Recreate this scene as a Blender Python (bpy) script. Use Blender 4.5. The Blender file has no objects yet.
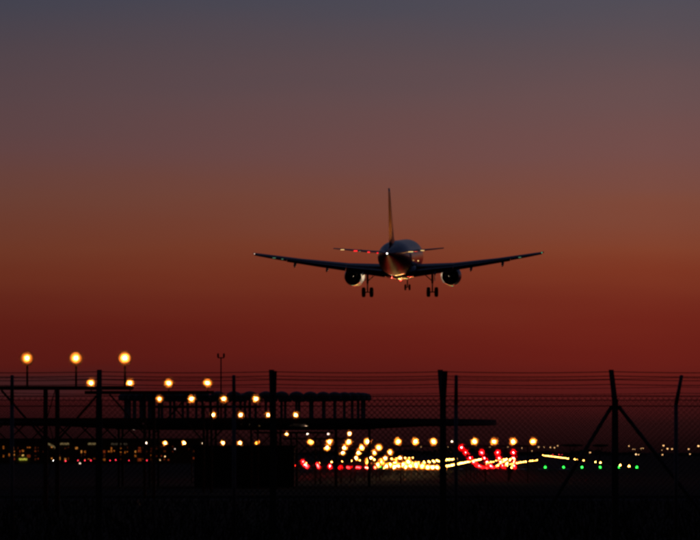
import bpy, math, random
from mathutils import Vector, Matrix
random.seed(7)
sc = bpy.context.scene
C = sc.collection
R = math.radians
PI = math.pi

# ------------------------------------------------------------------ camera
F = 4000.0            # focal length in photo pixels (photo is 700 px wide)
HOR = 452.0           # horizon row in the photo
CAMZ = 2.9            # eye height above the runway
cam_d = bpy.data.cameras.new('camera')
cam_d.sensor_width = 36.0
cam_d.lens = 36.0 * F / 700.0
cam_d.shift_y = (HOR - 270.0) / 700.0
cam_d.clip_start = 0.5
cam_d.clip_end = 60000
cam_d.dof.use_dof = True
cam_d.dof.focus_distance = 400
cam_d.dof.aperture_fstop = 14.0
cam = bpy.data.objects.new('camera', cam_d)
C.objects.link(cam)
cam.location = (0, 0, CAMZ)
cam.rotation_euler = (R(90), 0, 0)
sc.camera = cam

# ------------------------------------------------------------------ world: dusk sky
def lin(c):
    return tuple(((v / 255 + 0.055) / 1.055) ** 2.4 if v / 255 > 0.04045 else v / 255 / 12.92 for v in c)
w = bpy.data.worlds.new('World')
sc.world = w
w.use_nodes = True
nt = w.node_tree
nt.nodes.clear()
def N(t, **kw):
    n = nt.nodes.new(t)
    for k, v in kw.items():
        setattr(n, k, v)
    return n
L = nt.links.new
tc = N('ShaderNodeTexCoord')
sep = N('ShaderNodeSeparateXYZ')
L(tc.outputs['Generated'], sep.inputs[0])
# slow banks of thin cloud shift the bands a little
mp = N('ShaderNodeMapping')
mp.inputs['Scale'].default_value = (9.0, 9.0, 75.0)
L(tc.outputs['Generated'], mp.inputs['Vector'])
nz = N('ShaderNodeTexNoise')
nz.inputs['Scale'].default_value = 1.0
nz.inputs['Detail'].default_value = 3.0
L(mp.outputs[0], nz.inputs['Vector'])
m1 = N('ShaderNodeMath', operation='MULTIPLY_ADD')
L(nz.outputs['Fac'], m1.inputs[0])
m1.inputs[1].default_value = 0.010
m1.inputs[2].default_value = -0.005
m2 = N('ShaderNodeMath', operation='ADD')
L(sep.outputs['Z'], m2.inputs[0]); L(m1.outputs[0], m2.inputs[1])
mr = N('ShaderNodeMapRange')
mr.inputs['From Min'].default_value = -0.01
mr.inputs['From Max'].default_value = 0.24
L(m2.outputs[0], mr.inputs['Value'])
ramp = N('ShaderNodeValToRGB')
SKY = [  # photo row, colour seen there
    (456, (16, 6, 8)), (448, (25, 9, 11)), (430, (41, 15, 17)), (410, (62, 19, 21)), (385, (86, 23, 23)),
    (350, (104, 28, 23)), (325, (110, 33, 25)), (300, (116, 41, 29)), (275, (125, 52, 34)), (250, (129, 62, 42)), (200, (125, 72, 58)),
    (150, (115, 76, 73)), (100, (105, 78, 79)), (50, (93, 77, 82)), (0, (79, 76, 87)), (-80, (66, 67, 83)), (-300, (46, 52, 72)), (-450, (38, 45, 65))]
els = ramp.color_ramp.elements
while len(els) > 1:
    els.remove(els[-1])
for i, (row, col) in enumerate(SKY):
    el = math.sin(math.atan((HOR - row) / F))
    p = (el + 0.01) / 0.25
    e = els[0] if i == 0 else els.new(p)
    e.position = max(0.0, min(1.0, p))
    e.color = (*lin(col), 1)
L(mr.outputs[0], ramp.inputs[0])
# the far side of the sky, away from the afterglow, is plain dusk blue
back = N('ShaderNodeRGB'); back.outputs[0].default_value = (*lin((16, 15, 18)), 1)
mb = N('ShaderNodeMapRange'); mb.interpolation_type = 'SMOOTHSTEP'
mb.inputs['From Min'].default_value = 0.55; mb.inputs['From Max'].default_value = -0.5
L(sep.outputs['Y'], mb.inputs['Value'])
mix = N('ShaderNodeMixRGB')
L(mb.outputs[0], mix.inputs[0]); L(ramp.outputs[0], mix.inputs[1]); L(back.outputs[0], mix.inputs[2])
# the afterglow is strongest a little right of the runway axis
ga = N('ShaderNodeMath', operation='SUBTRACT'); L(sep.outputs['X'], ga.inputs[0]); ga.inputs[1].default_value = 0.075
gb_ = N('ShaderNodeMath', operation='ABSOLUTE'); L(ga.outputs[0], gb_.inputs[0])
gm = N('ShaderNodeMapRange')
gm.inputs['From Min'].default_value = 0.0; gm.inputs['From Max'].default_value = 0.27
gm.inputs['To Min'].default_value = 0.0; gm.inputs['To Max'].default_value = 1.0
L(gb_.outputs[0], gm.inputs['Value'])
# low bank of dusky cloud over the terminal side
cb = N('ShaderNodeMapRange'); cb.interpolation_type = 'SMOOTHSTEP'
cb.inputs['From Min'].default_value = 0.0058; cb.inputs['From Max'].default_value = 0.0012
cz = N('ShaderNodeMath', operation='SUBTRACT'); L(m2.outputs[0], cz.inputs[0]); cz.inputs[1].default_value = 0.0172
ca_ = N('ShaderNodeMath', operation='ABSOLUTE'); L(cz.outputs[0], ca_.inputs[0]); L(ca_.outputs[0], cb.inputs['Value'])
cx_ = N('ShaderNodeMapRange'); cx_.interpolation_type = 'SMOOTHSTEP'
cx_.inputs['From Min'].default_value = -0.045; cx_.inputs['From Max'].default_value = -0.075
L(sep.outputs['X'], cx_.inputs['Value'])
cm_ = N('ShaderNodeMath', operation='MULTIPLY'); L(cb.outputs[0], cm_.inputs[0]); L(cx_.outputs[0], cm_.inputs[1])
cloud = N('ShaderNodeMixRGB'); cloud.inputs[2].default_value = (*lin((58, 36, 38)), 1)
cs_ = N('ShaderNodeMath', operation='MULTIPLY'); L(cm_.outputs[0], cs_.inputs[0]); cs_.inputs[1].default_value = 0.6
sky = N('ShaderNodeTexSky', sky_type='NISHITA')
sky.sun_disc = False
sky.sun_elevation = R(-4.0)
sky.sun_rotation = R(-8.0)
b1 = N('ShaderNodeBackground'); b1.inputs['Strength'].default_value = 1.0
b2 = N('ShaderNodeBackground'); b2.inputs['Strength'].default_value = 0.02
L(mix.outputs[0], cloud.inputs[1]); L(cs_.outputs[0], cloud.inputs[0])
tint = N('ShaderNodeMixRGB'); tint.inputs[1].default_value = (1, 1, 1, 1); tint.inputs[2].default_value = (.46, .53, .66, 1)
L(gm.outputs[0], tint.inputs[0])
mul = N('ShaderNodeMixRGB', blend_type='MULTIPLY'); mul.inputs[0].default_value = 1.0
L(cloud.outputs[0], mul.inputs[1]); L(tint.outputs[0], mul.inputs[2]); L(mul.outputs[0], b1.inputs['Color']); L(sky.outputs[0], b2.inputs['Color'])
add = N('ShaderNodeAddShader'); out = N('ShaderNodeOutputWorld')
L(b1.outputs[0], add.inputs[0]); L(b2.outputs[0], add.inputs[1]); L(add.outputs[0], out.inputs['Surface'])

# the sun has set: the afterglow of the sky is all the daylight there is

# ------------------------------------------------------------------ exposure, render
vs = sc.view_settings
vs.view_transform = 'Standard'; vs.look = 'None'; vs.exposure = 0; vs.gamma = 1
sc.render.engine = 'CYCLES'
sc.cycles.use_denoising = True
sc.cycles.max_bounces = 8
sc.cycles.pixel_filter_type = 'BLACKMAN_HARRIS'
sc.cycles.filter_width = 2.8

# ------------------------------------------------------------------ materials
def mat(name, col, rough=0.6, metal=0.0, var=0.25, scale=3.0, bump=0.0, coat=0.0, spec=0.5):
    m = bpy.data.materials.new(name); m.use_nodes = True
    t = m.node_tree; b = t.nodes['Principled BSDF']
    b.inputs['Roughness'].default_value = rough
    b.inputs['Metallic'].default_value = metal
    b.inputs['Coat Weight'].default_value = coat
    b.inputs['Specular IOR Level'].default_value = spec
    tcn = t.nodes.new('ShaderNodeTexCoord')
    n = t.nodes.new('ShaderNodeTexNoise'); n.inputs['Scale'].default_value = scale; n.inputs['Detail'].default_value = 6
    t.links.new(tcn.outputs['Object'], n.inputs['Vector'])
    r = t.nodes.new('ShaderNodeValToRGB')
    r.color_ramp.elements[0].position = 0.3; r.color_ramp.elements[1].position = 0.75
    r.color_ramp.elements[0].color = (*[v * (1 - var) for v in col], 1)
    r.color_ramp.elements[1].color = (*[min(1, v * (1 + var)) for v in col], 1)
    t.links.new(n.outputs['Fac'], r.inputs[0]); t.links.new(r.outputs[0], b.inputs['Base Color'])
    if bump:
        bp = t.nodes.new('ShaderNodeBump'); bp.inputs['Strength'].default_value = bump
        t.links.new(n.outputs['Fac'], bp.inputs['Height']); t.links.new(bp.outputs[0], b.inputs['Normal'])
    return m
def glow(name, col, s):
    m = bpy.data.materials.new(name); m.use_nodes = True
    t = m.node_tree; t.nodes.clear()
    e = t.nodes.new('ShaderNodeEmission'); e.inputs[0].default_value = (*col, 1); e.inputs[1].default_value = s
    o = t.nodes.new('ShaderNodeOutputMaterial'); t.links.new(e.outputs[0], o.inputs[0])
    return m
WARM = (1.0, 0.47, 0.11)
M = dict(
    grass=mat('dry_grass', (0.036, 0.034, 0.018), 0.95, scale=0.6, var=0.5, bump=0.4, spec=0.1),
    asphalt=mat('asphalt', (0.05, 0.048, 0.046), 0.9, scale=2.5, var=0.3, bump=0.2, spec=0.15),
    kerb=mat('kerb_concrete', (0.3, 0.29, 0.27), 0.8, scale=4, bump=0.2),
    paint=mat('road_paint', (0.7, 0.7, 0.66), 0.6, scale=1.5, var=0.15),
    concrete=mat('concrete', (0.2, 0.19, 0.175), 0.9, scale=6, bump=0.3),
    galv=mat('galvanised_steel', (0.22, 0.22, 0.23), 0.5, 0.7, scale=8),
    wire=mat('weathered_wire', (0.08, 0.075, 0.07), 0.6, 0.5, scale=20),
    steel=mat('painted_steel', (0.10, 0.07, 0.055), 0.6, 0.1, scale=5),
    orangesteel=mat('orange_steel', (0.26, 0.07, 0.02), 0.55, 0.0, scale=5),
    housing=mat('lamp_housing', (0.16, 0.11, 0.04), 0.5, 0.2, scale=9),
    radome=mat('radome_fibreglass', (0.30, 0.27, 0.25), 0.6, scale=5),
    cabin=mat('cabin_panel', (0.22, 0.20, 0.18), 0.7, scale=1.2),
    white=mat('fuselage_paint', (0.18, 0.195, 0.225), 0.24, scale=0.7, var=0.08, coat=0.3),
    stained=mat('exhaust_stained_paint', (0.03, 0.028, 0.028), 0.44, scale=5.0, var=0.4, bump=0.9, spec=.5),  # near-black matte tail underside: shade in the colour, reflected streaks dulled
    belly=mat('belly_paint', (0.035, 0.035, 0.04), 0.15, scale=2.6, var=0.3, coat=0.3, bump=0.55),  # underside shade put into the colour
    wing=mat('wing_grey', (0.09, 0.09, 0.095), 0.35, scale=1.1, var=0.18, coat=0.2),
    fin=mat('fin_orange', (0.50, 0.16, 0.035), 0.35, scale=0.8, var=0.1, coat=0.2),
    nacelle=mat('nacelle_paint', (0.42, 0.40, 0.38), 0.3, scale=1.3, var=0.1, coat=0.3),
    darkmetal=mat('hot_section_metal', (0.06, 0.055, 0.05), 0.45, 0.8, scale=4),
    chrome=mat('gear_strut_steel', (0.35, 0.35, 0.36), 0.3, 0.8, scale=6),
    rubber=mat('tyre_rubber', (0.018, 0.018, 0.018), 0.85, scale=10),
    bark=mat('bark', (0.07, 0.05, 0.035), 0.9, scale=7, bump=0.4),
    needles=mat('pine_needles', (0.04, 0.06, 0.025), 0.8, scale=4, var=0.4),
    facade=mat('facade_panel', (0.16, 0.13, 0.11), 0.7, scale=0.6, var=0.3),
    L_warm=glow('lit_approach_lamp', (1.0, .64, .32), 560),
    L_warma=glow('lit_approach_lamp_weaker', (1.0, .62, .30), 360), L_warmb=glow('lit_approach_lamp_stronger', (1.0, .66, .36), 820),
    L_warmrow=glow('lit_inner_approach_lamp', (1.0, .58, .22), 7500),
    L_warmfar=glow('lit_approach_lamp_wide_beam', (1.0, .60, .26), 3200),
    L_mid=glow('lit_approach_lamp_turned_away', (1.0, 0.66, 0.36), 900),
    L_dim=glow('lit_strobe_lamp', (1.0, 0.72, 0.58), 60),
    L_pale=glow('lit_pale_lamp', (1.0, 0.66, 0.50), 1.7),
    L_faint=glow('lit_far_lamp', (1.0, 0.52, 0.20), 2.6),
    L_red=glow('lit_red_lamp', (1.0, 0.028, 0.035), 3600),
    L_redlow=glow('lit_red_marker', (1.0, 0.03, 0.06), 4),
    L_green=glow('lit_green_lamp', (0.02, 1.0, 0.05), 12),
    L_rwy=glow('lit_runway_lamp', (1.0, 0.38, 0.055), 60),
    L_street=glow('lit_street_lamp', (1.0, 0.60, 0.28), 5),
    L_white=glow('lit_white_lamp', (1.0, 0.93, 0.85), 14),
    L_navred=glow('lit_red_beacon', (1.0, 0.02, 0.02), 25),
    L_navgreen=glow('lit_green_navigation_lamp', (0.1, 0.8, 0.4), 1.0),
)

# ------------------------------------------------------------------ mesh helpers
def frosted(name, col, clear=.45):
    m = bpy.data.materials.new(name); m.use_nodes = True
    t = m.node_tree; t.nodes.clear()
    e = t.nodes.new('ShaderNodeBsdfTranslucent'); e.inputs[0].default_value = (*col, 1)
    g_ = t.nodes.new('ShaderNodeBsdfTransparent'); g_.inputs[0].default_value = (.97, .96, .94, 1)
    x_ = t.nodes.new('ShaderNodeMixShader'); x_.inputs[0].default_value = clear
    tcn = t.nodes.new('ShaderNodeTexCoord'); vm = t.nodes.new('ShaderNodeMapping'); vm.vector_type = 'POINT'
    vm.inputs['Location'].default_value = (-1, 0, -1); vm.inputs['Scale'].default_value = (2, 0, 2)      # frosted middle, clear rim: shapes the lamp halo into the disc
    ln_ = t.nodes.new('ShaderNodeVectorMath'); ln_.operation = 'LENGTH'
    rr_ = t.nodes.new('ShaderNodeMapRange'); rr_.interpolation_type = 'SMOOTHSTEP'
    rr_.inputs['From Min'].default_value = .5; rr_.inputs['From Max'].default_value = 1.0; rr_.inputs['To Min'].default_value = clear; rr_.inputs['To Max'].default_value = .92
    t.links.new(tcn.outputs['Generated'], vm.inputs[0]); t.links.new(vm.outputs[0], ln_.inputs[0]); t.links.new(ln_.outputs['Value'], rr_.inputs[0]); t.links.new(rr_.outputs[0], x_.inputs[0])
    o = t.nodes.new('ShaderNodeOutputMaterial'); t.links.new(e.outputs[0], x_.inputs[1]); t.links.new(g_.outputs[0], x_.inputs[2]); t.links.new(x_.outputs[0], o.inputs[0])
    return m
M['F_warm'] = frosted('frosted_amber_lens', (.95, .36, .07), .35); M['F_mid'] = M['F_warm']; M['F_warmfar'] = M['F_warmrow'] = M['F_warma'] = M['F_warmb'] = M['F_warm']
M['F_dim'] = frosted('frosted_clear_lens', (.9, .85, .8)); M['F_red'] = frosted('frosted_red_lens', (.95, .03, .035))
class MB:
    def __init__(s): s.v = []; s.f = []; s.sm = []
    def add(s, vs, fs, smooth=False):
        o = len(s.v); s.v += [tuple(p) for p in vs]
        s.f += [tuple(i + o for i in f) for f in fs]; s.sm += [smooth] * len(fs); return s
    def box(s, c, d, rot=None):
        x, y, z = d[0] / 2, d[1] / 2, d[2] / 2
        ps = [Vector((a * x, b * y, e * z)) for e in (-1, 1) for b in (-1, 1) for a in (-1, 1)]
        if rot is not None: ps = [rot @ p for p in ps]
        return s.add([p + Vector(c) for p in ps], [(0, 2, 3, 1), (4, 5, 7, 6), (0, 1, 5, 4), (2, 6, 7, 3), (0, 4, 6, 2), (1, 3, 7, 5)])
    def bar(s, a, b, r, n=6, r2=None, smooth=True):
        a = Vector(a); b = Vector(b); r2 = r if r2 is None else r2
        d = (b - a).normalized()
        u = d.orthogonal().normalized(); v = d.cross(u)
        vs = []
        for p, q in ((a, r), (b, r2)):
            for i in range(n):
                t = 2 * PI * i / n + PI / n
                vs.append(p + (u * math.cos(t) + v * math.sin(t)) * q)
        fs = [(i, (i + 1) % n, n + (i + 1) % n, n + i) for i in range(n)]
        s.add(vs, fs, smooth and n > 5)
        o = len(s.v) - 2 * n
        s.f.append(tuple(o + n - 1 - i for i in range(n))); s.f.append(tuple(o + n + i for i in range(n))); s.sm += [False, False]
        return s
    def beam(s, a, b, wd, h):            # rectangular bar, height kept upright
        a = Vector(a); b = Vector(b); d = (b - a).normalized()
        up = Vector((0, 0, 1)) if abs(d.z) < 0.95 else Vector((0, 1, 0))
        sd_ = d.cross(up).normalized(); up = sd_.cross(d)
        vs = [p + sd_ * (i * wd / 2) + up * (j * h / 2) for p in (a, b) for i, j in ((-1, -1), (1, -1), (1, 1), (-1, 1))]
        return s.add(vs, [(0, 1, 2, 3), (7, 6, 5, 4), (0, 4, 5, 1), (1, 5, 6, 2), (2, 6, 7, 3), (3, 7, 4, 0)])
    def lathe(s, prof, axis='z', c=(0, 0, 0), n=16, smooth=True, caps=False):
        vs = []
        for h, r in prof:
            for i in range(n):
                t = 2 * PI * i / n; a, b = r * math.cos(t), r * math.sin(t)
                p = (a, b, h) if axis == 'z' else ((a, h, b) if axis == 'y' else (h, a, b))
                vs.append((p[0] + c[0], p[1] + c[1], p[2] + c[2]))
        k = len(prof)
        fs = []
        for j in range(k - 1):
            for i in range(n):
                q = (j * n + i, j * n + (i + 1) % n, (j + 1) * n + (i + 1) % n, (j + 1) * n + i)
                fs.append(q if axis != 'y' else q[::-1])
        s.add(vs, fs, smooth)
        if caps:
            o = len(s.v) - k * n
            s.f.append(tuple(o + i for i in range(n))); s.f.append(tuple(o + (k - 1) * n + i for i in range(n))); s.sm += [False, False]
        return s
    def loft(s, secs, smooth=True, caps=True):
        n = len(secs[0]); vs = [p for q in secs for p in q]
        fs = [(j * n + i, j * n + (i + 1) % n, (j + 1) * n + (i + 1) % n, (j + 1) * n + i) for j in range(len(secs) - 1) for i in range(n)]
        s.add(vs, fs, smooth)
        if caps:
            o = len(s.v) - len(vs)
            s.f.append(tuple(o + n - 1 - i for i in range(n))); s.f.append(tuple(o + (len(secs) - 1) * n + i for i in range(n))); s.sm += [False, False]
        return s
    def mesh(s, name, m):
        me = bpy.data.meshes.new(name); me.from_pydata(s.v, [], s.f); me.update()
        me.polygons.foreach_set('use_smooth', s.sm)
        me.materials.append(M[m]); return me
    def build(s, name, m, parent=None):
        return put(name, s.mesh(name, m), parent)
def put(name, me, parent=None, loc=(0, 0, 0), rz=0.0):
    o = bpy.data.objects.new(name, me); C.objects.link(o)
    o.parent = parent; o.location = loc; o.rotation_euler = (0, 0, rz); return o
def tag(o, label=None, cat=None, group=None, kind=None):
    for k, v in (('label', label), ('category', cat), ('group', group), ('kind', kind)):
        if v: o[k] = v
    return o
def empty(name, loc, rz=0.0, label=None, cat=None, group=None):
    o = put(name, None, None, loc, rz); o.empty_display_size = 0.3
    return tag(o, label, cat, group)
def sst(a, b, x):
    t = max(0, min(1, (x - a) / (b - a))); return t * t * (3 - 2 * t)
def gz(d):                                   # the ground falls gently from the fence to the runway
    return 1.2 * (1 - sst(120, 470, d))
def at(x, y, d):                             # photo pixel and distance -> world point
    return Vector(((x - 350) * d / F, d, CAMZ + (HOR - y) * d / F))
AX = (517 - 350) / F                         # direction of the runway axis
AXR = -math.atan(AX)
CL = -13.375                                 # camera stands 13.4 m right of the extended centreline
def rw(lat, d, z=0.0):
    return Vector((CL + lat + AX * d, d, z))

# ------------------------------------------------------------------ setting: ground, road, runway
ys = [-60, 0, 40, 70, 100] + list(range(120, 480, 20)) + [480, 560, 640, 1000, 2000, 4000, 9000, 14000]
xs = [-5000, -2000, -600, -200, -80, -30, 0, 30, 80, 200, 600, 2000, 5000]
g = MB()
vs_ = [(x, y, gz(y)) for y in ys for x in xs]; nx = len(xs)
g.add(vs_, [(j * nx + i, j * nx + i + 1, (j + 1) * nx + i + 1, (j + 1) * nx + i) for j in range(len(ys) - 1) for i in range(nx - 1)], True)
tag(g.build('ground', 'grass'), kind='structure')
def strip(name, d0, d1, x0, x1, m, dz, skew=0.0):
    b = MB(); n = 8
    vv = []
    for i in range(n + 1):
        x = x0 + (x1 - x0) * i / n
        for d in (d0, d1): vv.append((x, d + skew * x, gz(d + skew * x) + dz))
    b.add(vv, [(2 * i, 2 * i + 2, 2 * i + 3, 2 * i + 1) for i in range(n)])
    return tag(b.build(name, m), kind='structure')
road = strip('perimeter_road', 139, 146.5, -300, 300, 'asphalt', 0.012)
ks = MB().box((0, 0, 0), (0.985, 0.16, 0.16)).mesh('kerb_stone', 'kerb')
for i in range(44): put('kerb_stone', ks, road, (-2 + (i - 22) * 1.0, 147.0, gz(147) + 0.05))
def quad(name, lat0, lat1, d0, d1, m, z, parent=None):
    b = MB(); b.add([rw(lat0, d0, z), rw(lat1, d0, z), rw(lat1, d1, z), rw(lat0, d1, z)], [(0, 1, 2, 3)])
    return b.build(name, m, parent)
rwy = quad('runway', -32, 32, 650, 3700, 'asphalt', 0.012); tag(rwy, kind='structure')
for i in range(6):
    for s_ in (-1, 1):
        quad('threshold_stripe', s_ * (2.5 + 3.6 * i), s_ * (2.5 + 3.6 * i + 1.8), 661, 691, 'paint', 0.018, rwy)
for i in range(14): quad('centreline_dash', -0.45, 0.45, 720 + i * 60, 750 + i * 60, 'paint', 0.018, rwy)
tw = MB(); tw.add([(-1.5 + AX * 700 - 6, 690, .008), (AX * 700 + 20, 690, .008), (118, 2300, .008), (86, 2300, .008)], [(0, 1, 2, 3)])
tag(tw.build('taxiway', 'asphalt'), kind='structure')

# ------------------------------------------------------------------ lamps
def lamp_meshes(r, gap):
    """floodlight facing the approach (-Y): bowl housing with yoke, bulb, frosted lens of radius r in front of it"""
    q = 0.115
    h = MB()
    h.lathe([(-0.006, q), (-0.006, q * 1.05), (0.03, q * 1.05), (0.12, q * 0.8), (0.18, q * 0.45), (0.20, q * 0.1)], 'y', n=16)
    for s_ in (-1, 1):
        h.bar((s_ * q * 1.1, 0.05, 0), (s_ * q * 1.1, 0.05, -0.17), 0.012)
        h.bar((s_ * q * .7, .0, q * .7), (s_ * q * .7, -gap, q * .7), 0.006, 5)
    h.bar((-q * 1.1, 0.05, -0.17), (q * 1.1, 0.05, -0.17), 0.014)
    h.bar((0, 0.05, -0.17), (0, 0.05, -0.24), 0.02)
    l = MB()
    l.lathe([(-gap - .004, 0.001), (-gap - .0035, r * .25), (-gap - .003, r * .5), (-gap - .002, r * .75), (-gap, r)], 'y', n=20)
    b = MB()
    b.lathe([(-0.004, 0.0005), (-0.0039, .015), (-0.0036, 0.03)], 'y', n=6, smooth=False)
    return h, l, b
LM = {}
def lamp(parent, loc, kind, r=0.15, gap=.03, name='lamp'):
    key = (kind, r, gap)
    if key not in LM:
        h, l, b = lamp_meshes(r, gap)
        LM[key] = (h.mesh('lamp', 'housing'), l.mesh('lens', 'F' + kind[1:]), b.mesh('bulb', kind))
    o = put(name, LM[key][0], parent, loc); put('lens', LM[key][1], o); put('bulb', LM[key][2], o); return o  # this lens is the oversized frosted disc added as the lamp's halo

# ---------------------------------------- approach lighting: centreline barrettes on gantries
ORD = ['first', 'second', 'third', 'fourth', 'fifth', 'sixth', 'seventh', 'eighth', 'ninth', 'tenth', 'eleventh', 'twelfth',
       'thirteenth', 'fourteenth', 'fifteenth', 'sixteenth', 'seventeenth', 'eighteenth']
ZL = {115: 5.60, 145: 5.40, 175: 5.22, 205: 4.80, 238: 4.39, 268: 4.13, 297: 3.65, 326: 3.26, 355: 2.86, 385: 2.32,
      415: 1.88, 445: 1.50, 475: 1.25, 505: 1.0, 535: 0.85, 565: 0.75, 595: 0.6, 625: 0.5}
SP = 1.41
rl = random.Random(5)
CENTRE = {115: 51.5, 145: 149.3, 175: 207.6, 205: 254.5, 238: 294, 268: 318, 297: 339}
for k, (d, zl) in enumerate(ZL.items()):
    cx = ((CENTRE[d] - 350) * d / F) if d in CENTRE else rw(0, d).x
    g0 = gz(d)
    tall = zl - g0
    t = empty('approach_light_barrette', (cx, d, g0), AXR,
              'four amber lamps on %s, %s barrette counted from the fence' % ('a braced steel gantry' if tall > 2.4 else 'a low steel stand', ORD[k]),
              'approach lights', 'centreline approach light barrettes')
    st = 0.86 if k == 0 else 0.34
    bz = tall - st
    MB().beam((-2.75 if k == 0 else -2.35, 0, bz), (2.35, 0, bz), 0.09, 0.11).build('beam', 'orangesteel', t)
    if k == 0:
        zz = [CAMZ + (HOR - y) * d / F - g0 for y in (419.5, 423.5, 441)]
        for z_, h_ in ((zz[0], .09), (zz[2], .10)):
            MB().beam((-3.3, .12, z_), (2.6, .12, z_), .1, h_).build('walkway_chord', 'orangesteel', t)
        MB().beam((-3.3, .5, zz[1]), (2.6, .5, zz[1]), .7, .05).build('walkway_deck', 'orangesteel', t)
        for i in range(9):
            xa = -3.2 + i * .64
            MB().bar((xa, .12, zz[2]), (xa + .64, .12, zz[0]), .022, 5).build('lattice_bar', 'orangesteel', t)
            MB().bar((xa + .64, .15, zz[2]), (xa, .15, zz[0]), .022, 5).build('lattice_bar', 'orangesteel', t)
    if tall > 2.0:
        for s_ in (-1, 1):
            MB().beam((s_ * 0.17, 0, 0), (s_ * 0.17, 0, bz - 0.057), 0.10 if k else 0.12, 0.10).build('mast', 'orangesteel', t)
            MB().beam((s_ * 0.23, 0.0, bz - 1.45 + .15 * (k > 2)), (s_ * 1.45, 0.0, bz - 0.06), 0.05, 0.06).build('brace', 'orangesteel', t)
        nb = max(2, int(bz / 0.75))
        for i in range(nb):
            z0, z1 = bz * i / nb + .05, bz * (i + 1) / nb
            q = 1 if i % 2 else -1
            MB().bar((-0.12 * q, 0, z0), (0.12 * q, 0, z1), 0.014, 5).build('lattice_bar', 'orangesteel', t)
    else:
        for s_ in (-1, 1):
            MB().beam((s_ * 1.6, 0, 0), (s_ * 1.6, 0, bz - 0.057), 0.07, 0.07).build('mast', 'orangesteel', t)
    for i in range(4):
        x = (i - 1.5) * SP
        MB().bar((x, 0.04, bz + 0.057), (x, 0.04, tall - 0.23), 0.022 if k else 0.03).build('stem', 'orangesteel', t)
        m = rl.choice(('L_warm', 'L_warm', 'L_warma', 'L_warmb')); r = 0.24
        if d == 175 and i == 1: m = 'L_mid'
        if d == 238: m = 'L_dim'; r = 0.12
        if d == 268 and i in (1, 2): m = 'L_dim'; r = .12
        if d == 297 and i == 0: m = 'L_warm'
        if d >= 297: r = 0.36 if d < 400 else .52; m = 'L_warmfar'
        if d > 400: m = 'L_warmrow'
        lamp(t, (x, 0, tall), m, r, .09 if m == 'L_warmrow' else (.07 if d < 400 else .09) if m == 'L_warmfar' else .03 + .00008 * (d - 115))

# ---------------------------------------- crossbar
d = 297; g0 = gz(d)
for j, (xsn, where, bigs) in enumerate([([146, 165, 184, 203, 223, 240, 257.5, 274], 'behind the round antenna platform', [165, 184, 223, 240, 257.5]),
                                  ([398, 415.5, 433.5, 452, 474.5, 494, 513, 533], 'beside the red side lights', [398, 415.5, 433.5, 474.5, 494, 513, 533])]):
    xc = sum(xsn) / 8
    t = empty('crossbar_barrette', (at(xc, 442, d).x, d, g0), AXR, 'long crossbar wing of eight amber lamps ' + where, 'approach lights', 'crossbar wings')
    tall = at(0, 443 if j == 0 else 441.5, d).z - g0
    half = (xsn[-1] - xsn[0]) / 2 * d / F + 0.3
    MB().beam((-half, 0, tall - 0.34), (half, 0, tall - 0.34), 0.09, 0.1).build('beam', 'orangesteel', t)
    for i in range(4):
        x = -half + 0.6 + i * (2 * half - 1.2) / 3
        MB().beam((x, 0, 0), (x, 0, tall - 0.392), 0.09, 0.09).build('mast', 'orangesteel', t)
    for x in xsn:
        xx = (x - xc) * d / F
        MB().bar((xx, 0.04, tall - 0.288), (xx, 0.04, tall - 0.14), 0.022).build('stem', 'orangesteel', t)
        lamp(t, (xx, 0, tall), 'L_warmfar' if (x in bigs and j == 1) else ('L_mid' if x in bigs else 'L_dim'), 0.38 if (x in bigs and j == 1) else (.26 if x in bigs else .12), .07 if x in bigs else .03)

# ---------------------------------------- red side rows
nred = {1: -1, -1: -1}
for d, zl in ZL.items():
    if d < 326: continue
    for s_, lats in ((1, [8.85, 10.25, 11.65, 13.05]), (-1, [-13.05, -11.65, -10.25, -8.85])):
        if s_ < 0 and d < 385: continue
        c0 = sum(lats) / 4; p = rw(c0, d, gz(d)); tall = zl - gz(d)
        if d == 326: lats_on = lats[:1]
        else: lats_on = lats
        nred[s_] += 1
        t = empty('red_side_barrette', p, AXR,
                  ('red lamp barrette just past the crossbar, %s in the row running to the green lights' if s_ > 0 else 'red lamp barrette on the cabin side of the amber lamps, %s in its row') % ORD[nred[s_]],
                  'approach lights', 'red side row barrettes' if s_ > 0 else 'red side row barrettes on the terminal side')
        MB().beam((-2.2, 0, tall - 0.3), (2.2, 0, tall - 0.3), 0.07, 0.07).build('beam', 'orangesteel', t)
        for q in (-1.7, 1.7): MB().beam((q, 0, 0), (q, 0, tall - 0.337), 0.06, 0.06).build('mast', 'orangesteel', t)
        for x in lats_on:
            MB().bar((x - c0, 0.04, tall - 0.263), (x - c0, 0.04, tall - 0.235), 0.018).build('stem', 'orangesteel', t)
            lamp(t, (x - c0, 0, tall), 'L_red', 0.38, .08)

# ---------------------------------------- runway lights: small elevated fittings
def fitting_meshes(lensmat, r, h):
    b = MB().lathe([(0, r * 1.4), (0.04, r * 1.4), (0.05, r * .5), (h - r * 1.1, r * .5), (h - r, r * 1.05), (h - r * .8, r * 1.05)], 'z', n=8)
    l = MB().lathe([(h - r * .8, r), (h, r), (h + r * .7, r * .8), (h + r * 1.1, r * .3), (h + r * 1.15, .002)], 'z', n=10)
    return b.mesh('stem', 'housing'), l.mesh('lens', lensmat)
FM = {}
def fitting(name, p, lensmat, r, h, label, cat, group):
    key = (lensmat, r, h)
    if key not in FM: FM[key] = fitting_meshes(*key)
    o = put(name, FM[key][0], None, p); put('lens', FM[key][1], o); return tag(o, label, cat, group)
for k in (-3, 6, 7, 8, 9, 10, 11):
    fitting('threshold_light', rw(k * 3.0, 655), 'L_green', 0.15, 0.40, 'lone green light among the amber approach lamps' if k < 0 else 'green light in the row at the runway threshold', 'runway light', None if k < 0 else 'green threshold lights')
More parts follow.
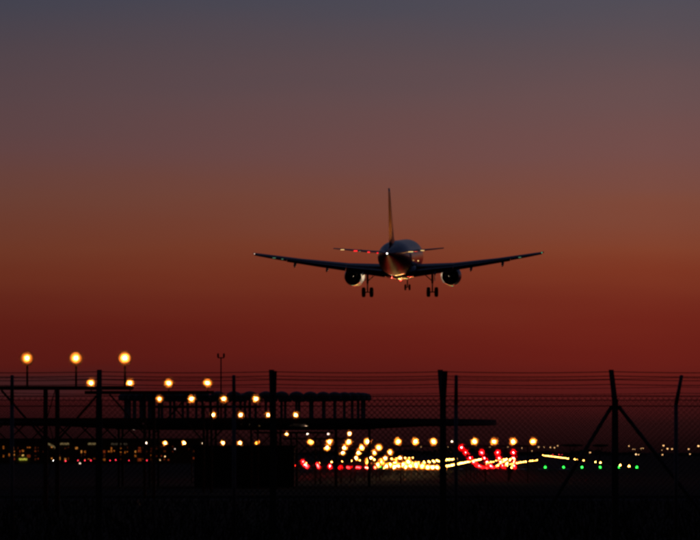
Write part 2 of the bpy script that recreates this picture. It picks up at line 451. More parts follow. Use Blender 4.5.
for i in range(40):
    d = 700 + i * 60
    for s_, grp in ((1, 'open'), (-1, 'terminal')):
        if s_ < 0 and i > 18: continue
        if s_ > 0 and i in (3, 6, 7, 12, 13): continue
        fitting('runway_edge_light', rw(s_ * 33.0, d), 'L_rwy', 0.13 if i < 10 else 0.17, 0.4, 'small amber light along the runway edge on the %s side' % ('city' if s_ > 0 else 'terminal'),
                'runway light', 'runway edge lights, %s side' % grp)
for i in range(28):
    fitting('runway_centreline_light', rw(0, 670 + i * 30, .012), 'L_rwy', 0.17, 0.19, 'white light set along the runway centreline', 'runway light', 'runway centreline lights')
for i in range(15):
    for s_ in (-1, 1):
        t = empty('touchdown_zone_barrette', rw(s_ * 11, 690 + i * 60, 0.012), AXR, 'row of three pale lights set in the touchdown zone', 'runway lights', 'touchdown zone barrettes')
        key = ('L_rwy', 0.16, 0.18)
        if key not in FM: FM[key] = fitting_meshes(*key)
        for q in (-1.5, 0, 1.5):
            o = put('lamp', FM[key][0], t, (q, 0, 0)); put('lens', FM[key][1], o)
for i in range(16):
    f = i / 15
    d = 720 + 560 * f
    x = (503 + 34 * f - 350) * d / F
    fitting('taxiway_light', (x, d, .012), 'L_rwy', 0.13, 0.25, 'yellow light along the exit taxiway curving off the runway', 'taxiway light', 'exit taxiway lights')
for i in range(12):
    f = i / 11
    d = 900 + 800 * f
    x = (486 + 28 * f - 350) * d / F
    fitting('taxiway_light', (x, d, .012), 'L_rwy', 0.15, 0.25, 'pale light along the runway turn-off lane beside the touchdown zone', 'taxiway light', 'turn-off lane lights')

# ------------------------------------------------------------------ round navigation antenna (Doppler beacon) on its platform
DD = 226.0; dv = at(245, 420, DD); dz0 = gz(DD)
dvt = empty('navigation_beacon', (dv.x, DD, dz0), 0, 'round radio beacon platform ringed by mushroom shaped antennas, on trussed legs', 'radio beacon')
zt = dv.z - dz0
RO = 14.2; RI = 6.75
disc = MB(); NS = 72
disc.lathe([(zt, 0.02), (zt, RO), (zt - 0.30, RO), (zt - 0.30, RO - 0.12), (zt - 0.06, RO - 0.14), (zt - 0.06, 0.02)], 'z', n=NS, smooth=False)
disc.build('counterpoise', 'steel', dvt)
LB = zt - 0.42
MB().lathe([(LB - .11, 7.2), (LB - .11, 7.34), (LB + .02, 7.34), (LB + .02, 7.2), (LB - .11, 7.2)], 'z', n=48, smooth=False).build('ring_beam', 'steel', dvt)
nseg = 24
for i in range(nseg):
    a0 = 2 * PI * i / nseg; ca, sa = math.cos(a0), math.sin(a0)
    b = MB(); sx, sy = -sa * .035, ca * .035      # tapering cantilever rib under the deck
    pr = [(7.36, zt - .07), (RO - .2, zt - .07), (RO - .2, zt - .17), (7.36, LB - .08)]
    b.loft([[(r_ * ca + k * sx, r_ * sa + k * sy, z_) for r_, z_ in pr] for k in (-1, 1)], False).build('rib', 'steel', dvt)
    if i % 2:
        MB().beam((7.27 * ca, 7.27 * sa, -.05), (7.27 * ca, 7.27 * sa, LB - .115), 0.12, 0.12).build('leg', 'steel', dvt)
col = MB().lathe([(0, .13), (.05, .13), (.06, .075), (1.08, .075), (1.12, .12)], 'z', n=8, caps=True).mesh('antenna', 'radome')
dome = MB().lathe([(1.10, .05), (1.10, .34), (1.16, .40), (1.30, .41), (1.40, .36), (1.48, .24), (1.52, .1), (1.53, .002)], 'z', n=14).mesh('radome', 'radome')
for i in range(48):
    a = 2 * PI * (i + .5) / 48
    o = put('antenna', col, dvt, (RI * math.cos(a), RI * math.sin(a), zt + .002)); put('radome', dome, o)
o = put('antenna', col, dvt, (0, 0, zt + .002)); put('radome', dome, o)
sh = empty('equipment_cabin', (dv.x, DD, dz0), 0, 'low boxy equipment cabin under the round antenna platform', 'cabin')
MB().box((0, 0, 1.10), (5.6, 3.6, 2.2)).build('wall', 'cabin', sh)
MB().box((0, 0, 2.27), (5.8, 3.8, 0.12)).build('roof', 'steel', sh)
dr = MB().box((1.4, -1.83, 1.05), (1.0, 0.05, 2.0)).build('door', 'steel', sh)
MB().box((1.75, -1.875, 1.05), (0.05, 0.03, 0.16)).build('handle', 'galv', dr)
for x in (-1.6, -.2):
    v = MB().box((x, -1.82, 1.55), (0.7, 0.035, 0.5)).build('vent', 'steel', sh)
    for i in range(5): MB().box((x, -1.848, 1.36 + i * .095), (0.62, 0.02, 0.03)).build('slat', 'galv', v)
# twin-headed mast that stands on the platform
ms = at(221, 420, DD - 8)
t = empty('obstruction_light_mast', (ms.x, DD - 8, dv.z + .002), 0, 'slim mast with two upright unlit lamps on a forked top', 'mast')
hm = (420 - 359) * (DD - 8) / F
MB().bar((0, 0, 0), (0, 0, hm), 0.045, 8, 0.035).build('pole', 'steel', t)
MB().bar((-.17, 0, hm), (.17, 0, hm), 0.03).build('crossarm', 'steel', t)
for s_ in (-1, 1):
    MB().lathe([(0, .03), (.03, .05), (.10, .055), (.20, .05), (.24, .02)], 'z', (s_ * .16, 0, hm + .01), n=8).build('lamp', 'steel', t)

# ------------------------------------------------------------------ perimeter fences
def chain_mesh(x0, x1, z0, z1, pitch, r, y):
    b = MB(); h = z1 - z0
    for s_ in (1, -1):
        n = int((x1 - x0 + h) / pitch) + 1
        for i in range(n):
            xa = x0 - (h if s_ > 0 else 0) + i * pitch; za = z0
            xb = xa + s_ * h; zb = z1
            # clip to the panel
            def clip(xa, za, xb, zb):
                pts = []
                for (px, pz) in ((xa, za), (xb, zb)):
                    q = min(max(px, x0), x1)
                    tt = (q - xa) / (xb - xa)
                    pts.append((q, za + tt * (zb - za)))
                return pts
            if max(xa, xb) <= x0 or min(xa, xb) >= x1: continue
            (ax, az), (bx_, bz_) = clip(xa, za, xb, zb)
            if abs(ax - bx_) < .02: continue
            b.bar((ax, y + s_ * r, az), (bx_, y + s_ * r, bz_), r, 3)
    return b
def barbed(xa, xb, y, z, posts, r=0.0028, sag=0.02, tilt=0.0):
    b = MB(); rnd = random.Random(int(z * 1000))
    pts = [x for x in posts if xa <= x <= xb]
    for p, q in zip(pts[:-1], pts[1:]):
        n = 6
        for i in range(n):
            f0, f1 = i / n, (i + 1) / n
            za = z - sag * 4 * f0 * (1 - f0); zb = z - sag * 4 * f1 * (1 - f1)
            b.bar((p + (q - p) * f0, y, za), (p + (q - p) * f1, y, zb), r, 4)
        m = int((q - p) / .11)
        for i in range(m):
            f = (i + .5) / m; zc = z - sag * 4 * f * (1 - f); a = rnd.uniform(0, PI); x = p + (q - p) * f
            dx, dzz = .016 * math.cos(a), .016 * math.sin(a)
            b.bar((x - dx, y - .006, zc - dzz), (x + dx, y + .006, zc + dzz), .0018, 3)
    return b
# far fence: thick concrete posts with cranked tops, 70 m away
DA = 70.0; SA = F / DA; gA = gz(DA)
fa = empty('chain_link_fence', (0, DA, gA), 0, 'taller chain link fence with thick cranked concrete posts and barbed wire', 'fence')
px = [-247, -75, 99, 273, 443, 615, 787, 959]
pxs = [(x - 350) / SA for x in px]
hA = lambda y: CAMZ + (HOR - y) / SA - gA
zk = hA(398)
for i, x in enumerate(pxs):
    b = MB()
    b.loft([[(x + sx * wd, sy * wd, z) for sx, sy in ((-1, -1), (1, -1), (1, 1), (-1, 1))] for z, wd in ((-.1, .062), (zk - .02, .052))], False)
    top = {2: (-.005,), 3: (-.03, .025), 4: (-.045, .03), 5: (-.055,)}.get(i, (-.05,))
    for q, dx in enumerate(top):
        zz = hA(369.5) - .03 * q
        wq = .05 if len(top) > 1 else .045
        b.loft([[(x + ox + sx * wd, oy + sy * wd, z) for sx, sy in ((-1, -1), (1, -1), (1, 1), (-1, 1))]
                for z, wd, ox, oy in ((zk - .06, .046, dx * .1, 0), (zk + .1, wq, dx * .35, .03 - q * .06), (zz, wq * .92, dx, .2 - .4 * q))], False)
    b.build('post', 'concrete', fa)
    if i == 5:
        for s_, xe, ye in ((-1, 586, 452), (1, 652, 452)):
            xe = (xe - 350) / SA; sl = (xe - x) / (hA(406) - hA(ye))
            MB().bar((x + s_ * .055, 0, hA(406)), (x + sl * hA(406), 0, 0), .034, 6).build('brace', 'concrete', fa)
cm = chain_mesh(pxs[0], pxs[-1], 0.04, hA(396), 0.098, 0.0034, -.075)
tag(cm.build('mesh_panel', 'wire', fa), kind='stuff')
for y, dy in ((371.5, .2), (375.8, .14), (379.5, .10), (384.3, .05)):
    barbed(pxs[0], pxs[-1], dy, hA(y), pxs, 0.0065).build('barbed_wire', 'wire', fa)
for y in (396, 406): barbed(pxs[0], pxs[-1], -.07, hA(y), pxs, 0.008, .004).build('tension_wire', 'wire', fa)
# near fence: slim steel posts, 54 m away
DB = 54.0; SB = F / DB; gB = gz(DB)
fb = empty('chain_link_fence', (0, DB, gB), 0, 'lower chain link fence with slim steel tube posts', 'fence')
pxb = [(x - 350) / SB for x in (-430, -209, 12, 234, 456, 676, 898, 1120)]
hB = lambda y: CAMZ + (HOR - y) / SB - gB
for i, x in enumerate(pxb):
    b = MB(); lean = .065 if i == 5 else (.01 if i == 2 else 0.0)
    b.bar((x, 0, -.1), (x, 0, hB(404)), .028, 8); b.bar((x, 0, hB(404.5)), (x + lean, -.1, hB(376.5)), .028, 8, .025)
    b.lathe([(0, .027), (.012, .024), (.02, .005)], 'z', (x + lean, -.1, hB(376.5)), n=8)
    b.build('post', 'galv', fb)
cm = chain_mesh(pxb[0], pxb[-1], 0.04, hB(400), 0.075, 0.0022, .03)
tag(cm.build('mesh_panel', 'wire', fb), kind='stuff')
for y, dy in ((378, -.1), (387, -.06), (393, -.03)):
    barbed(pxb[0], pxb[-1], dy, hB(y), pxb, 0.0032).build('barbed_wire', 'wire', fb)
barbed(pxb[0], pxb[-1], .03, hB(400), pxb, 0.005, .003).build('tension_wire', 'wire', fb)

# ------------------------------------------------------------------ airliner
DP = 467.0
BEAM = 0.75
pp = at(399.8, 257.7, DP)
pl = empty('airliner', pp, 0, 'twin engine passenger jet landing with wheels and flaps down', 'airplane')
PITCH = math.atan((HOR - 257.7) / F) + R(0.8)
YAW = -(math.atan((399.8 - 350) / F) + R(4.1))
pl.rotation_mode = 'XYZ'
pl.rotation_euler = (PITCH, 0, YAW)
S0 = 17.7
def ring(st, rx, rz_, zc, n=28):
    return [(rx * math.cos(2 * PI * i / n), S0 - st, zc + rz_ * math.sin(2 * PI * i / n)) for i in range(n)]
FS = [(0, .06, .06, -.45), (.25, .45, .42, -.44), (.7, .80, .75, -.38), (1.4, 1.15, 1.12, -.26), (2.4, 1.5, 1.5, -.14), (3.6, 1.78, 1.82, -.05), (5.2, 1.95, 2.02, 0),
      (7, 1.975, 2.07, 0), (12, 1.975, 2.07, 0), (18, 1.975, 2.07, 0), (23.5, 1.975, 2.07, 0), (25.5, 1.95, 1.98, .07), (27.5, 1.84, 1.80, .2), (29.5, 1.63, 1.55, .37),
      (31.5, 1.33, 1.24, .55), (33.5, .97, .9, .66), (35.3, .60, .58, .75), (36.6, .34, .36, .80), (37.3, .2, .22, .77), (37.57, .1, .12, .75)]
MB().loft([ring(*q) for q in FS]).build('fuselage', 'white', pl)
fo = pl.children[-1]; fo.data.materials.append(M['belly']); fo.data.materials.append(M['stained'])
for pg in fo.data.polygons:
    if pg.center.z < .35 + .028 * max(0, -8 - pg.center.y): pg.material_index = 2 if pg.center.y < -7.5 else 1  # lower fuselage darkened to carry the underside shade
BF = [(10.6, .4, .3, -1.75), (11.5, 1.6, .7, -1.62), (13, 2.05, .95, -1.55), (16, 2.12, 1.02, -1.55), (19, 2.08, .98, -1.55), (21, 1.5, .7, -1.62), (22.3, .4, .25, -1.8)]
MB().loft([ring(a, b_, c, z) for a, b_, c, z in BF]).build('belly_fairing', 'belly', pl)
tl = MB(); tl.lathe([(-.07, .002), (-.05, .035), (-.02, .05), (.05, .055)], 'y', (0, S0 - 37.57, .75), n=10); tl.build('tail_light', 'L_white', pl)
def foil(c0=0.0, c1=1.0, n=8):
    pts = []
    def th(x): return 5 * (0.2969 * math.sqrt(x) - 0.126 * x - 0.3516 * x * x + 0.2843 * x ** 3 - 0.1036 * x ** 4)
    xs_ = [c0 + (c1 - c0) * (1 - math.cos(PI * i / n)) / 2 for i in range(n + 1)]
    up = [(x, th(x)) for x in xs_]; lo = [(x, -th(x) * .8) for x in xs_[::-1]]
    if c0 == 0: lo = lo[:-1]
    return up + lo
def surf(secs, c0=0.0, c1=1.0, drop=0.0, back=0.0, defl=0.0, vertical=False, sgn=1):
    """secs: (span, leading edge station, chord, height, thickness ratio)"""
    b = MB(); qs = []
    for sp, le, ch, z, t in secs:
        q = []
        for x, h in foil(c0, c1):
            dx = (x - c0) * ch; dz = h * t * ch
            ca, sa = math.cos(defl), math.sin(defl)
            xx = c0 * ch + back + dx * ca + dz * sa; zz = dz * ca - dx * sa - drop
            q.append((zz, S0 - le - xx, sp) if vertical else (sgn * sp, S0 - le - xx, z + zz))
        qs.append(q)
    if sgn < 0: qs = [q[::-1] for q in qs]
    return b.loft(qs)
WS = [(1.2, 11.6, 7.2, -1.22, .15), (2.0, 12.0, 6.7, -1.18, .15), (6.2, 14.15, 4.45, -.86, .13), (11.5, 16.85, 2.9, -.22, .135), (16.2, 19.25, 1.75, .50, .13), (16.9, 19.75, 1.25, .62, .12)]
def wsec(x):
    for a, b in zip(WS[:-1], WS[1:]):
        if a[0] <= x <= b[0]:
            f = (x - a[0]) / (b[0] - a[0]); return tuple(u + (v - u) * f for u, v in zip(a, b))
for s_ in (-1, 1):
    wg = surf(WS, defl=R(3.0), sgn=s_).build('wing', 'wing', pl)
    surf([wsec(x) for x in (1.7, 4.2, 6.25)], .72, 1.0, .10, .36, R(30), sgn=s_).build('flap', 'wing', pl)
    surf([wsec(x) for x in (6.3, 9.5, 13.0)], .72, 1.0, .08, .24, R(28), sgn=s_).build('flap', 'wing', pl)
    surf([wsec(x) for x in (13.03, 14.8, 16.7)], .72, 1.0, .06, .16, R(24), sgn=s_).build('aileron', 'wing', pl)
    for x in (4.2, 8.4, 12.1):                       # flap track fairings
        _, le, ch, z, _t = wsec(x)
        q = [ring(0, r_, r2, 0, 10) for r_, r2 in ((.02, .02), (.12, .16), (.17, .24), (.14, .2), (.03, .04))]
        b = MB(); secs = []
        for (f, dzz), rg in zip(((.45, -.25), (.62, -.4), (.85, -.55), (1.08, -.78), (1.32, -1.0)), q):
            secs.append([(s_ * x + p[0], S0 - le - ch * f, z + dzz * min(1, ch / 3.0) + p[2]) for p in rg])
        b.loft(secs).build('flap_fairing', 'wing', pl)
    # wingtip lamp
    nl = MB(); nl.lathe([(-.05, .002), (-.03, .035), (.03, .05)], 'y', (s_ * 16.7, S0 - 21.03, .57), n=8)
    nl.build('navigation_light', 'L_pale' if s_ < 0 else 'L_navgreen', pl)
    # horizontal tail
    HS = [(0.3, 31.3, 4.0, .74, .11), (1.0, 31.6, 3.7, .78, .10), (6.2, 34.5, 1.5, 1.30, .09)]
    surf(HS, 0, .7, sgn=s_).build('stabiliser', 'wing', pl)
    surf(HS, .72, 1.0, sgn=s_).build('elevator', 'wing', pl)
    # engine
    ex, ey, ez = s_ * 5.72, S0, -2.22
    en = MB(); en.lathe([(-11.2, .95), (-11.05, 1.06), (-11.4, 1.14), (-12.4, 1.2), (-13.6, 1.16), (-14.6, 1.02), (-14.9, .97), (-14.85, .90), (-13.6, .86), (-12.5, .86)][1:], 'y', (ex, S0, ez), n=28)
    en.lathe([(-11.05, 1.06), (-11.2, .95), (-12.0, .88)], 'y', (ex, S0, ez), n=28)
    en = en.build('engine_nacelle', 'nacelle', pl)
    co = MB(); co.lathe([(-12.5, .86), (-12.55, .6), (-13.5, .66), (-14.6, .60), (-15.5, .44), (-15.45, .36), (-15.0, .34)], 'y', (ex, S0, ez), n=20)
    co.build('core_cowl', 'darkmetal', en)
    co = MB(); co.lathe([(-14.9, .34), (-15.3, .28), (-15.9, .12), (-16.05, .01)], 'y', (ex, S0, ez), n=16); co.build('exhaust_plug', 'darkmetal', en)
    fn = MB(); fn.lathe([(-12.0, .88), (-12.02, .3), (-11.6, .12), (-11.5, .01)], 'y', (ex, S0, ez), n=20); fn.build('fan', 'darkmetal', en)
    MB().loft([[(ex + a * h_, S0 - y_, z) for a, y_, z in ((-1, 11.9 + q, -1.1), (1, 11.9 + q, -1.1), (1, 15.2, -1.25), (-1, 15.2, -1.25))] if h_ > .16 else
               [(ex + a * h_, S0 - y_, z) for a, y_, z in ((-1, 13.2, -.72), (1, 13.2, -.72), (1, 16.4, -.98), (-1, 16.4, -.98))] for h_, q in ((.2, 0), (.15, 0))], False).build('pylon', 'nacelle', pl)
    # main gear
    gx = s_ * 3.795
    MB().bar((gx, 0.1, -1.0), (gx, 0, -3.0), .15, 10, .13).build('gear_strut', 'chrome', pl)
    MB().bar((gx, 0, -2.9), (gx, 0, -4.02), .085, 10).build('gear_piston', 'chrome', pl)
    MB().bar((gx - s_ * 1.6, .05, -1.35), (gx, .02, -2.75), .06, 6).build('gear_brace', 'chrome', pl)
    MB().bar((gx, -.12, -3.0), (gx, -.32, -3.45), .04, 6).bar((gx, -.32, -3.45), (gx, -.1, -3.9), .04, 6).build('torque_link', 'chrome', pl)
    MB().bar((gx - .62, 0, -4.02), (gx + .62, 0, -4.02), .07, 8).build('gear_axle', 'chrome', pl)
    for q in (-.46, .46):
        wh = MB().lathe([(-.2, .30), (-.21, .45), (-.17, .55), (-.08, .585), (.08, .585), (.17, .55), (.21, .45), (.2, .30), (-.2, .30)], 'x', (gx + q, 0, -4.02), n=20).build('wheel', 'rubber', pl)
        MB().lathe([(-.14, .01), (-.16, .2), (-.19, .30), (.19, .30), (.16, .2), (.14, .01)], 'x', (gx + q, 0, -4.02), n=16).build('rim', 'chrome', wh)
    MB().box((gx + s_ * .28, .05, -1.95), (.05, 1.15, 1.5)).build('gear_door', 'wing', pl)
    # landing lamp under the wing root
    ll = MB(); ll.lathe([(.03, .002), (.02, .11), (-.02, .14), (-.16, .1), (-.2, .02)], 'y', (s_ * 2.75, S0 - 13.6, -1.95), n=12); ll.build('landing_lamp', 'galv', pl)
    ld = bpy.data.lights.new('landing_lamp_light', 'SPOT'); ld.energy = 480; ld.color = (1, .8, .55); ld.spot_size = R(165); ld.spot_blend = .6; ld.shadow_soft_size = .12
    lo_ = bpy.data.objects.new('landing_lamp_light', ld); C.objects.link(lo_); lo_.parent = pl
    lo_.location = (s_ * 2.75, S0 - 13.45, -1.97); lo_.rotation_euler = Vector((s_ * 1.0, 0.05, -.12)).to_track_quat('-Z', 'Y').to_euler()
# logo lamps on the tailplane that light the fin
for s_ in (-1, 1):
    lm = MB(); lm.lathe([(0, .07), (.04, .07), (.07, .04), (.075, .002)], 'z', (s_ * 3.2, S0 - 34.2, 1.12), n=8); lm.build('logo_lamp', 'galv', pl)
    ld = bpy.data.lights.new('logo_lamp_light', 'SPOT'); ld.energy = 270; ld.color = (1, .72, .45); ld.spot_size = R(75); ld.spot_blend = .5; ld.shadow_soft_size = .06
    lo_ = bpy.data.objects.new('logo_lamp_light', ld); C.objects.link(lo_); lo_.parent = pl
    lo_.location = (s_ * 3.2, S0 - 34.2, 1.3); lo_.rotation_euler = Vector((-s_ * 3.0, .2, 3.4)).to_track_quat('-Z', 'Y').to_euler()
# fin and rudder
VS = [(1.3, 28.0, 6.6, 0, .085), (1.9, 28.6, 6.0, 0, .09), (7.6, 33.1, 2.35, 0, .09), (8.05, 33.75, 1.75, 0, .085)]
surf(VS, 0, .68, vertical=True).build('fin', 'fin', pl)
surf(VS[1:], .70, 1.0, vertical=True).build('rudder', 'fin', pl)
MB().loft([[(-.02, S0 - 25.6, 1.9), (.02, S0 - 25.6, 1.9), (.02, S0 - 25.7, 2.0), (-.02, S0 - 25.7, 2.0)], [(-.22, S0 - 29.6, 1.6), (.22, S0 - 29.6, 1.6), (.1, S0 - 29.6, 2.9), (-.1, S0 - 29.6, 2.9)]], False).build('dorsal_fillet', 'fin', pl)
# glowing patches added in place of reflected glints along the tailplane and wings
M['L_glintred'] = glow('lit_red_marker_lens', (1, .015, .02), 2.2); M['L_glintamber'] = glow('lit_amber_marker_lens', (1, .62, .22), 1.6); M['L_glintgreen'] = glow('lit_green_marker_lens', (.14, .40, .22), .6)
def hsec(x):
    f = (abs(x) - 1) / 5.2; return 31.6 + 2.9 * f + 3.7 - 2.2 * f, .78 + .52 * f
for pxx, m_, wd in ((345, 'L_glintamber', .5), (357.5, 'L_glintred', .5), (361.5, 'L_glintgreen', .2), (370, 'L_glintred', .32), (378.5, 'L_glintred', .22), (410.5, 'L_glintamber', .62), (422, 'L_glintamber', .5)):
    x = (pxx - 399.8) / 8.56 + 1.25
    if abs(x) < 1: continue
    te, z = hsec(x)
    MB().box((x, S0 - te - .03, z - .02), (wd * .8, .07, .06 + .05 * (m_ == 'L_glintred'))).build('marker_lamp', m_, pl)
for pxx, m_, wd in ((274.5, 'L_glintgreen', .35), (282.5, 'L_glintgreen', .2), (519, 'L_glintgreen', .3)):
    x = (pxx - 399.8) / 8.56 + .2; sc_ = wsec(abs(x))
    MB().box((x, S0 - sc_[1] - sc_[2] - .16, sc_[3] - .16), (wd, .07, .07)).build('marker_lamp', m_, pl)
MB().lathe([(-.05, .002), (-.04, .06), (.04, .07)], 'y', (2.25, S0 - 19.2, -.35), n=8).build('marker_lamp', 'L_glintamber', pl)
# nose gear
ny = S0 - 5.07
MB().bar((0, ny + .1, -1.7), (0, ny, -3.72), .09, 10, .07).build('gear_strut', 'chrome', pl)
MB().bar((0, ny + 1.2, -1.85), (0, ny + .05, -2.9), .05, 6).build('gear_brace', 'chrome', pl)
MB().bar((-.3, ny, -3.72), (.3, ny, -3.72), .05, 8).build('gear_axle', 'chrome', pl)
for q in (-.25, .25):
    wh = MB().lathe([(-.1, .2), (-.11, .3), (-.07, .37), (.07, .37), (.11, .3), (.1, .2), (-.1, .2)], 'x', (q, ny, -3.72), n=18).build('wheel', 'rubber', pl)
    MB().lathe([(-.07, .01), (-.095, .2), (.095, .2), (.07, .01)], 'x', (q, ny, -3.72), n=14).build('rim', 'chrome', wh)
for s_ in (-1, 1): MB().box((s_ * .42, ny - .2, -2.35), (.04, 1.5, .75)).build('gear_door', 'white', pl)
bc = MB(); bc.lathe([(0, .07), (-.05, .07), (-.09, .05), (-.10, .002)], 'z', (0, S0 - 16.5, -2.57), n=10); bc.build('beacon', 'L_navred', pl)

# unseen spots added near the approach lamps, aimed at the jet's belly for glints
for nm, lat, d, z, col_, e_ in [('approach_beam', (-2, 2)[k % 2], 500 + 25 * k, .9, (1, .55, .14), 4200) for k in range(6)] + \
        [('side_row_beam', s_ * 11, 520 + 30 * k, .8, (1, .04, .03), 2600) for k in range(4) for s_ in (-1, 1)] + \
        [('threshold_beam', x, 655, .45, (.1, 1, .4), 2200) for x in (-15, 9, 24)]:
    ld = bpy.data.lights.new(nm, 'SPOT'); ld.energy = e_ * BEAM; ld.color = col_; ld.spot_size = R(9); ld.spot_blend = .3; ld.shadow_soft_size = .2
    lo_ = bpy.data.objects.new(nm, ld); C.objects.link(lo_); lo_.location = rw(lat, d, z)
    lo_.rotation_euler = (pp - lo_.location).to_track_quat('-Z', 'Y').to_euler()

# ------------------------------------------------------------------ terminal, far left
DT = 1000.0
tb = empty('terminal_building', at(70, 463, DT) * 1.0, 0, 'long low terminal building with amber lit facade beyond the airfield', 'building')
tb.location.z = 0
xt = lambda x: (x - 70) * DT / F
zt2 = lambda y: CAMZ + (HOR - y) * DT / F
MB().box(((xt(-60) + xt(200)) / 2, 9, 2.95), (xt(200) - xt(-60), 17, 5.9)).build('wall', 'facade', tb)
MB().box(((xt(-60) + xt(200)) / 2, 8, 6.1), (xt(200) - xt(-60) + 2, 22, .4)).build('roof', 'facade', tb)
rnd = random.Random(3)
panes = []
for k, (c_, s_) in enumerate((((1, .26, .03), .34), ((1, .36, .06), .6), ((1, .14, .03), .16), ((1, .6, .15), 1.1), ((.7, .14, .03), .06))):
    M['pane%d' % k] = glow('lit_window_%d' % k, c_, s_)
    panes.append(MB().box((0, 0, 0), (1.05, .06, 1.15)).mesh('window', 'pane%d' % k))
x = -4.0
while x < 196:
    wpx = rnd.choice((1.6, 2.2, 2.2, 3.4, 5.0))
    zone = [4, 2, 2, 0, 0, 1, 3] if x < 30 else ([4, 4, 2] if x < 46 else ([4, 2, 0, 0, 1] if x < 138 else [4, 4, 2, 2, 0]))
    if rnd.random() < .8:
        for j in range(4):
            if rnd.random() < .52: continue
            k = rnd.choice(zone)
            o = put('window', panes[k], tb, (xt(x + wpx / 2), .46, 1.1 + j * .95 + rnd.uniform(-.2, .2)))
            o.scale = (wpx * rnd.uniform(.08, .2), 1, rnd.choice((.2, .3, .45, .6)))
    x += wpx + rnd.choice((.3, .5, .5, 1.6))
for x0, x1, y, sg in ((19, 27, 459.3, 'L_sign'), (60, 69, 443.8, 'L_bar'), (88, 99, 443.8, 'L_bar'), (111, 127, 444, 'L_bar2'), (21, 27, 439.5, 'L_bar2')):
    if sg not in M: M[sg] = glow('lit_' + sg, {'L_sign': (.75, .75, .08), 'L_bar': (1, .72, .3), 'L_bar2': (.6, .45, .3)}[sg], {'L_sign': .6, 'L_bar': .14, 'L_bar2': .05}[sg])
    if y < 440: continue
    b = MB(); b.box(((xt(x0) + xt(x1)) / 2, .3, zt2(y)), (xt(x1) - xt(x0), .2, .5)); b.build('light_strip', sg, tb)
b = MB(); b.beam((xt(48), .2, zt2(443.5)), (xt(56.5), .2, zt2(448.5)), .2, .45); b.build('light_strip', 'L_bar3' if 'L_bar3' in M else 'L_bar', tb)
# red marker lights in front of the terminal
for x, y, m, r in ((53, 460.5, 'L_white', .15), (65.5, 461, 'L_redlow', .2), (78, 460.5, 'L_redlow', .16), (80, 463.3, 'L_pale', .2), (84.8, 460.5, 'L_redlow', .16), (91, 460.5, 'L_redlow', .2), (97.5, 461, 'L_redlow', .2),
                   (110, 460.5, 'L_redlow', .16), (115.8, 460, 'L_redlow', .2), (122.6, 460.5, 'L_redlow', .12), (129, 460.5, 'L_redlow', .12), (147, 460.5, 'L_redlow', .18)):
    d = 900
    p = at(x, y, d); h = p.z
    if m == 'L_redlow': fitting('marker_light', (p.x, d, 0), m, r * .75, h, 'small red marker light on a post in front of the terminal', 'marker light', 'red marker lights by the terminal')
    elif m == 'L_white': fitting('marker_light', (p.x, d, 0), m, r * .8, h, 'bright white lamp on a post ending the red marker row', 'marker light', None)
    else: fitting('marker_light', (p.x, d, 0), m, r, h, 'pale low lamp below the red marker row', 'marker light', None)
for x, y, m in ((165, 456.5, 'L_faint'), (160, 460, 'L_faint'), (175, 449, 'L_pale'), (134, 429.5, 'L_pale'), (144, 429, 'L_pale')):
    d = 760; p = at(x, y, d)
    fitting('apron_light', (p.x, d, 0), m, .11, p.z, 'pale apron lamp on a slender pole behind the round antenna platform', 'apron light', 'apron lamps behind the beacon')

# ------------------------------------------------------------------ far street lamps and pines on the right
def street_lamp(x, y, d, m, r):
    p = at(x, y, d)
    h = max(1.6, p.z)
    t = empty('street_lamp', (p.x, d, 0), 0, 'tiny lit street lamp in the town beyond the runway', 'street lamp', 'street lamps beyond the runway')
    MB().bar((0, .5, 0), (0, .5, h + .2), .09, 6, .05).bar((0, .5, h + .2), (0, 0, h + .25), .04, 5).build('pole', 'galv', t)
    hd = MB().box((0, 0, h + .2), (r * 2.4, .5, .12)).build('lamp_head', 'galv', t)
    MB().lathe([(h + .14, r), (h, r * 1.05), (h - r * .8, r * .7), (h - r, .01)], 'z', n=10).build('lens', m, hd)
SL = [(538.5, 447, .28, 'L_faint'), (550.3, 447.4, .28, 'L_faint'), (554.5, 447.6, .24, 'L_faint'), (557.6, 445.7, .28, 'L_faint'), (590, 452.4, .34, 'L_faint'), (613.5, 452.8, .28, 'L_faint'),
      (629, 446, .28, 'L_faint'), (635.8, 454.2, .42, 'L_street'), (638.5, 454.6, .3, 'L_faint'), (641, 448.6, .2, 'L_faint'), (643, 448.2, .18, 'L_faint'), (649.6, 446, .22, 'L_faint'), (663.4, 445.4, .42, 'L_faint'),
      (667.5, 448.6, .36, 'L_faint'), (672, 448.9, .36, 'L_faint'), (662.4, 456.4, .36, 'L_faint'), (688.6, 449, .36, 'L_faint'), (690, 454, .26, 'L_faint'), (698.5, 445.8, .42, 'L_faint'), (633, 449.3, .14, 'L_faint'),
      (634.8, 449.5, .14, 'L_faint'), (662, 450.3, .18, 'L_faint'), (553, 457, .16, 'L_redlow'), (559, 456.5, .16, 'L_redlow'), (562, 457, .12, 'L_redlow'), (522, 448, .22, 'L_faint'), (503, 446.5, .2, 'L_faint'), (508, 446.8, .18, 'L_faint'),
      (490, 446.6, .22, 'L_faint'), (544, 447.2, .16, 'L_faint'), (532, 451, .14, 'L_faint'), (448, 446.6, .24, 'L_faint'), (421, 446.8, .2, 'L_faint')]
for i, (x, y, r, m) in enumerate(SL):
    street_lamp(x, y, 1700 + (i * 37 % 9) * 45, m, r * .95)
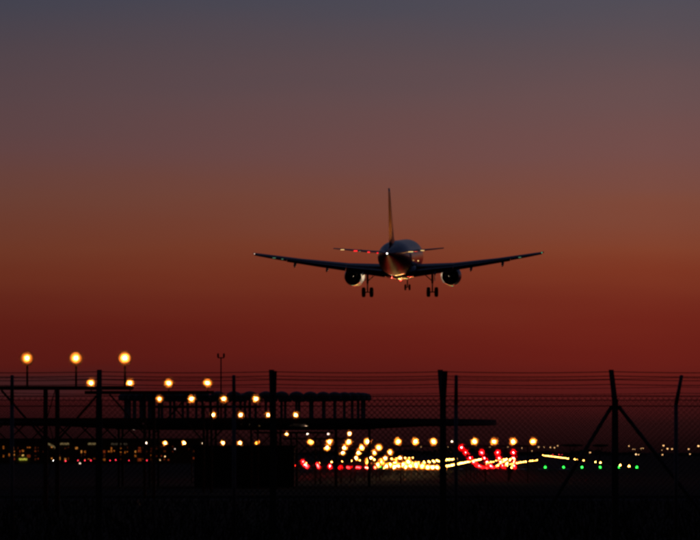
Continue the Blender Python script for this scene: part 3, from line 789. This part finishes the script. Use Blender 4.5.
def pine(x, y, wpx, d):
    p = at(x, y, d); h = p.z; rx = wpx / 2 * d / F; rnd = random.Random(int(x))
    t = empty('umbrella_pine', (p.x, d, 0), 0, 'flat topped pine silhouetted on the horizon, %s' % ('crown wider' if wpx > 16 else 'crown narrower'), 'tree', 'pines on the horizon')
    b = MB().bar((0, 0, 0), (.2, 0, h * .55), .3, 8, .2)
    for k in range(6):
        a = 2 * PI * k / 6; b.bar((.2, 0, h * .5), (.2 + rx * .6 * math.cos(a), rx * .6 * math.sin(a), h * .86), .12, 5, .05)
    b.build('trunk', 'bark', t)
    c = MB()
    for k in range(900):
        a = rnd.uniform(0, 2 * PI); q = math.sqrt(rnd.random()); zz = rnd.uniform(-.5, .45) * (1 - .6 * q * q)
        lob = 1 + .18 * math.sin(3 * a + x) + .1 * math.sin(7 * a)
        cpt = Vector((.2 + rx * q * lob * math.cos(a), rx * q * lob * math.sin(a), h * .93 + zz * h * .16))
        u = Vector((rnd.gauss(0, 1), rnd.gauss(0, 1), rnd.gauss(0, .6))).normalized() * rnd.uniform(.15, .34); v = u.orthogonal() * .6
        c.add([cpt - u, cpt + v, cpt + u, cpt - v], [(0, 1, 2, 3)])
    c.build('crown', 'needles', t)
pine(571.5, 444.2, 19, 1500); pine(599.5, 444.4, 15, 1500)

# ------------------------------------------------------------------ far belt of trees along the horizon
tb_ = MB(); rnd = random.Random(21)
for i in range(7000):
    x = rnd.uniform(-420, 520); d = rnd.uniform(2850, 2950)
    top = 3.2 + 1.6 * math.sin(x * .021) + 1.1 * math.sin(x * .067 + 2) + .8 * math.sin(x * .19)
    if top < 1.4: continue
    cpt = Vector((x, d, max(.3, top * rnd.random() ** .5)))
    u = Vector((rnd.gauss(0, 1), rnd.gauss(0, 1), rnd.gauss(0, 1))).normalized() * rnd.uniform(.5, 1.3); v = u.orthogonal() * .7
    tb_.add([cpt - u, cpt + v, cpt + u, cpt - v], [(0, 1, 2, 3)])
tag(tb_.build('distant_trees', 'needles'), 'low dark belt of trees along the horizon', 'trees', kind='stuff')

# ------------------------------------------------------------------ rough grass beyond the fence
gb = MB(); rnd = random.Random(11)
for i in range(9000):
    d = 76 + 62 * rnd.random() ** 1.4; x = rnd.uniform(-1, 1) * (d * .0875 + 4); z = gz(d); h = rnd.uniform(.08, .3); a = rnd.uniform(0, PI)
    dx, dy = .02 * math.cos(a), .02 * math.sin(a); lx, ly = rnd.gauss(0, .06), rnd.gauss(0, .06)
    gb.add([(x - dx, d - dy, z), (x + dx, d + dy, z), (x + lx, d + ly, z + h)], [(0, 1, 2)])
tag(gb.build('grass', 'grass'), 'rough dark grass growing beyond the fences', 'grass', kind='stuff')
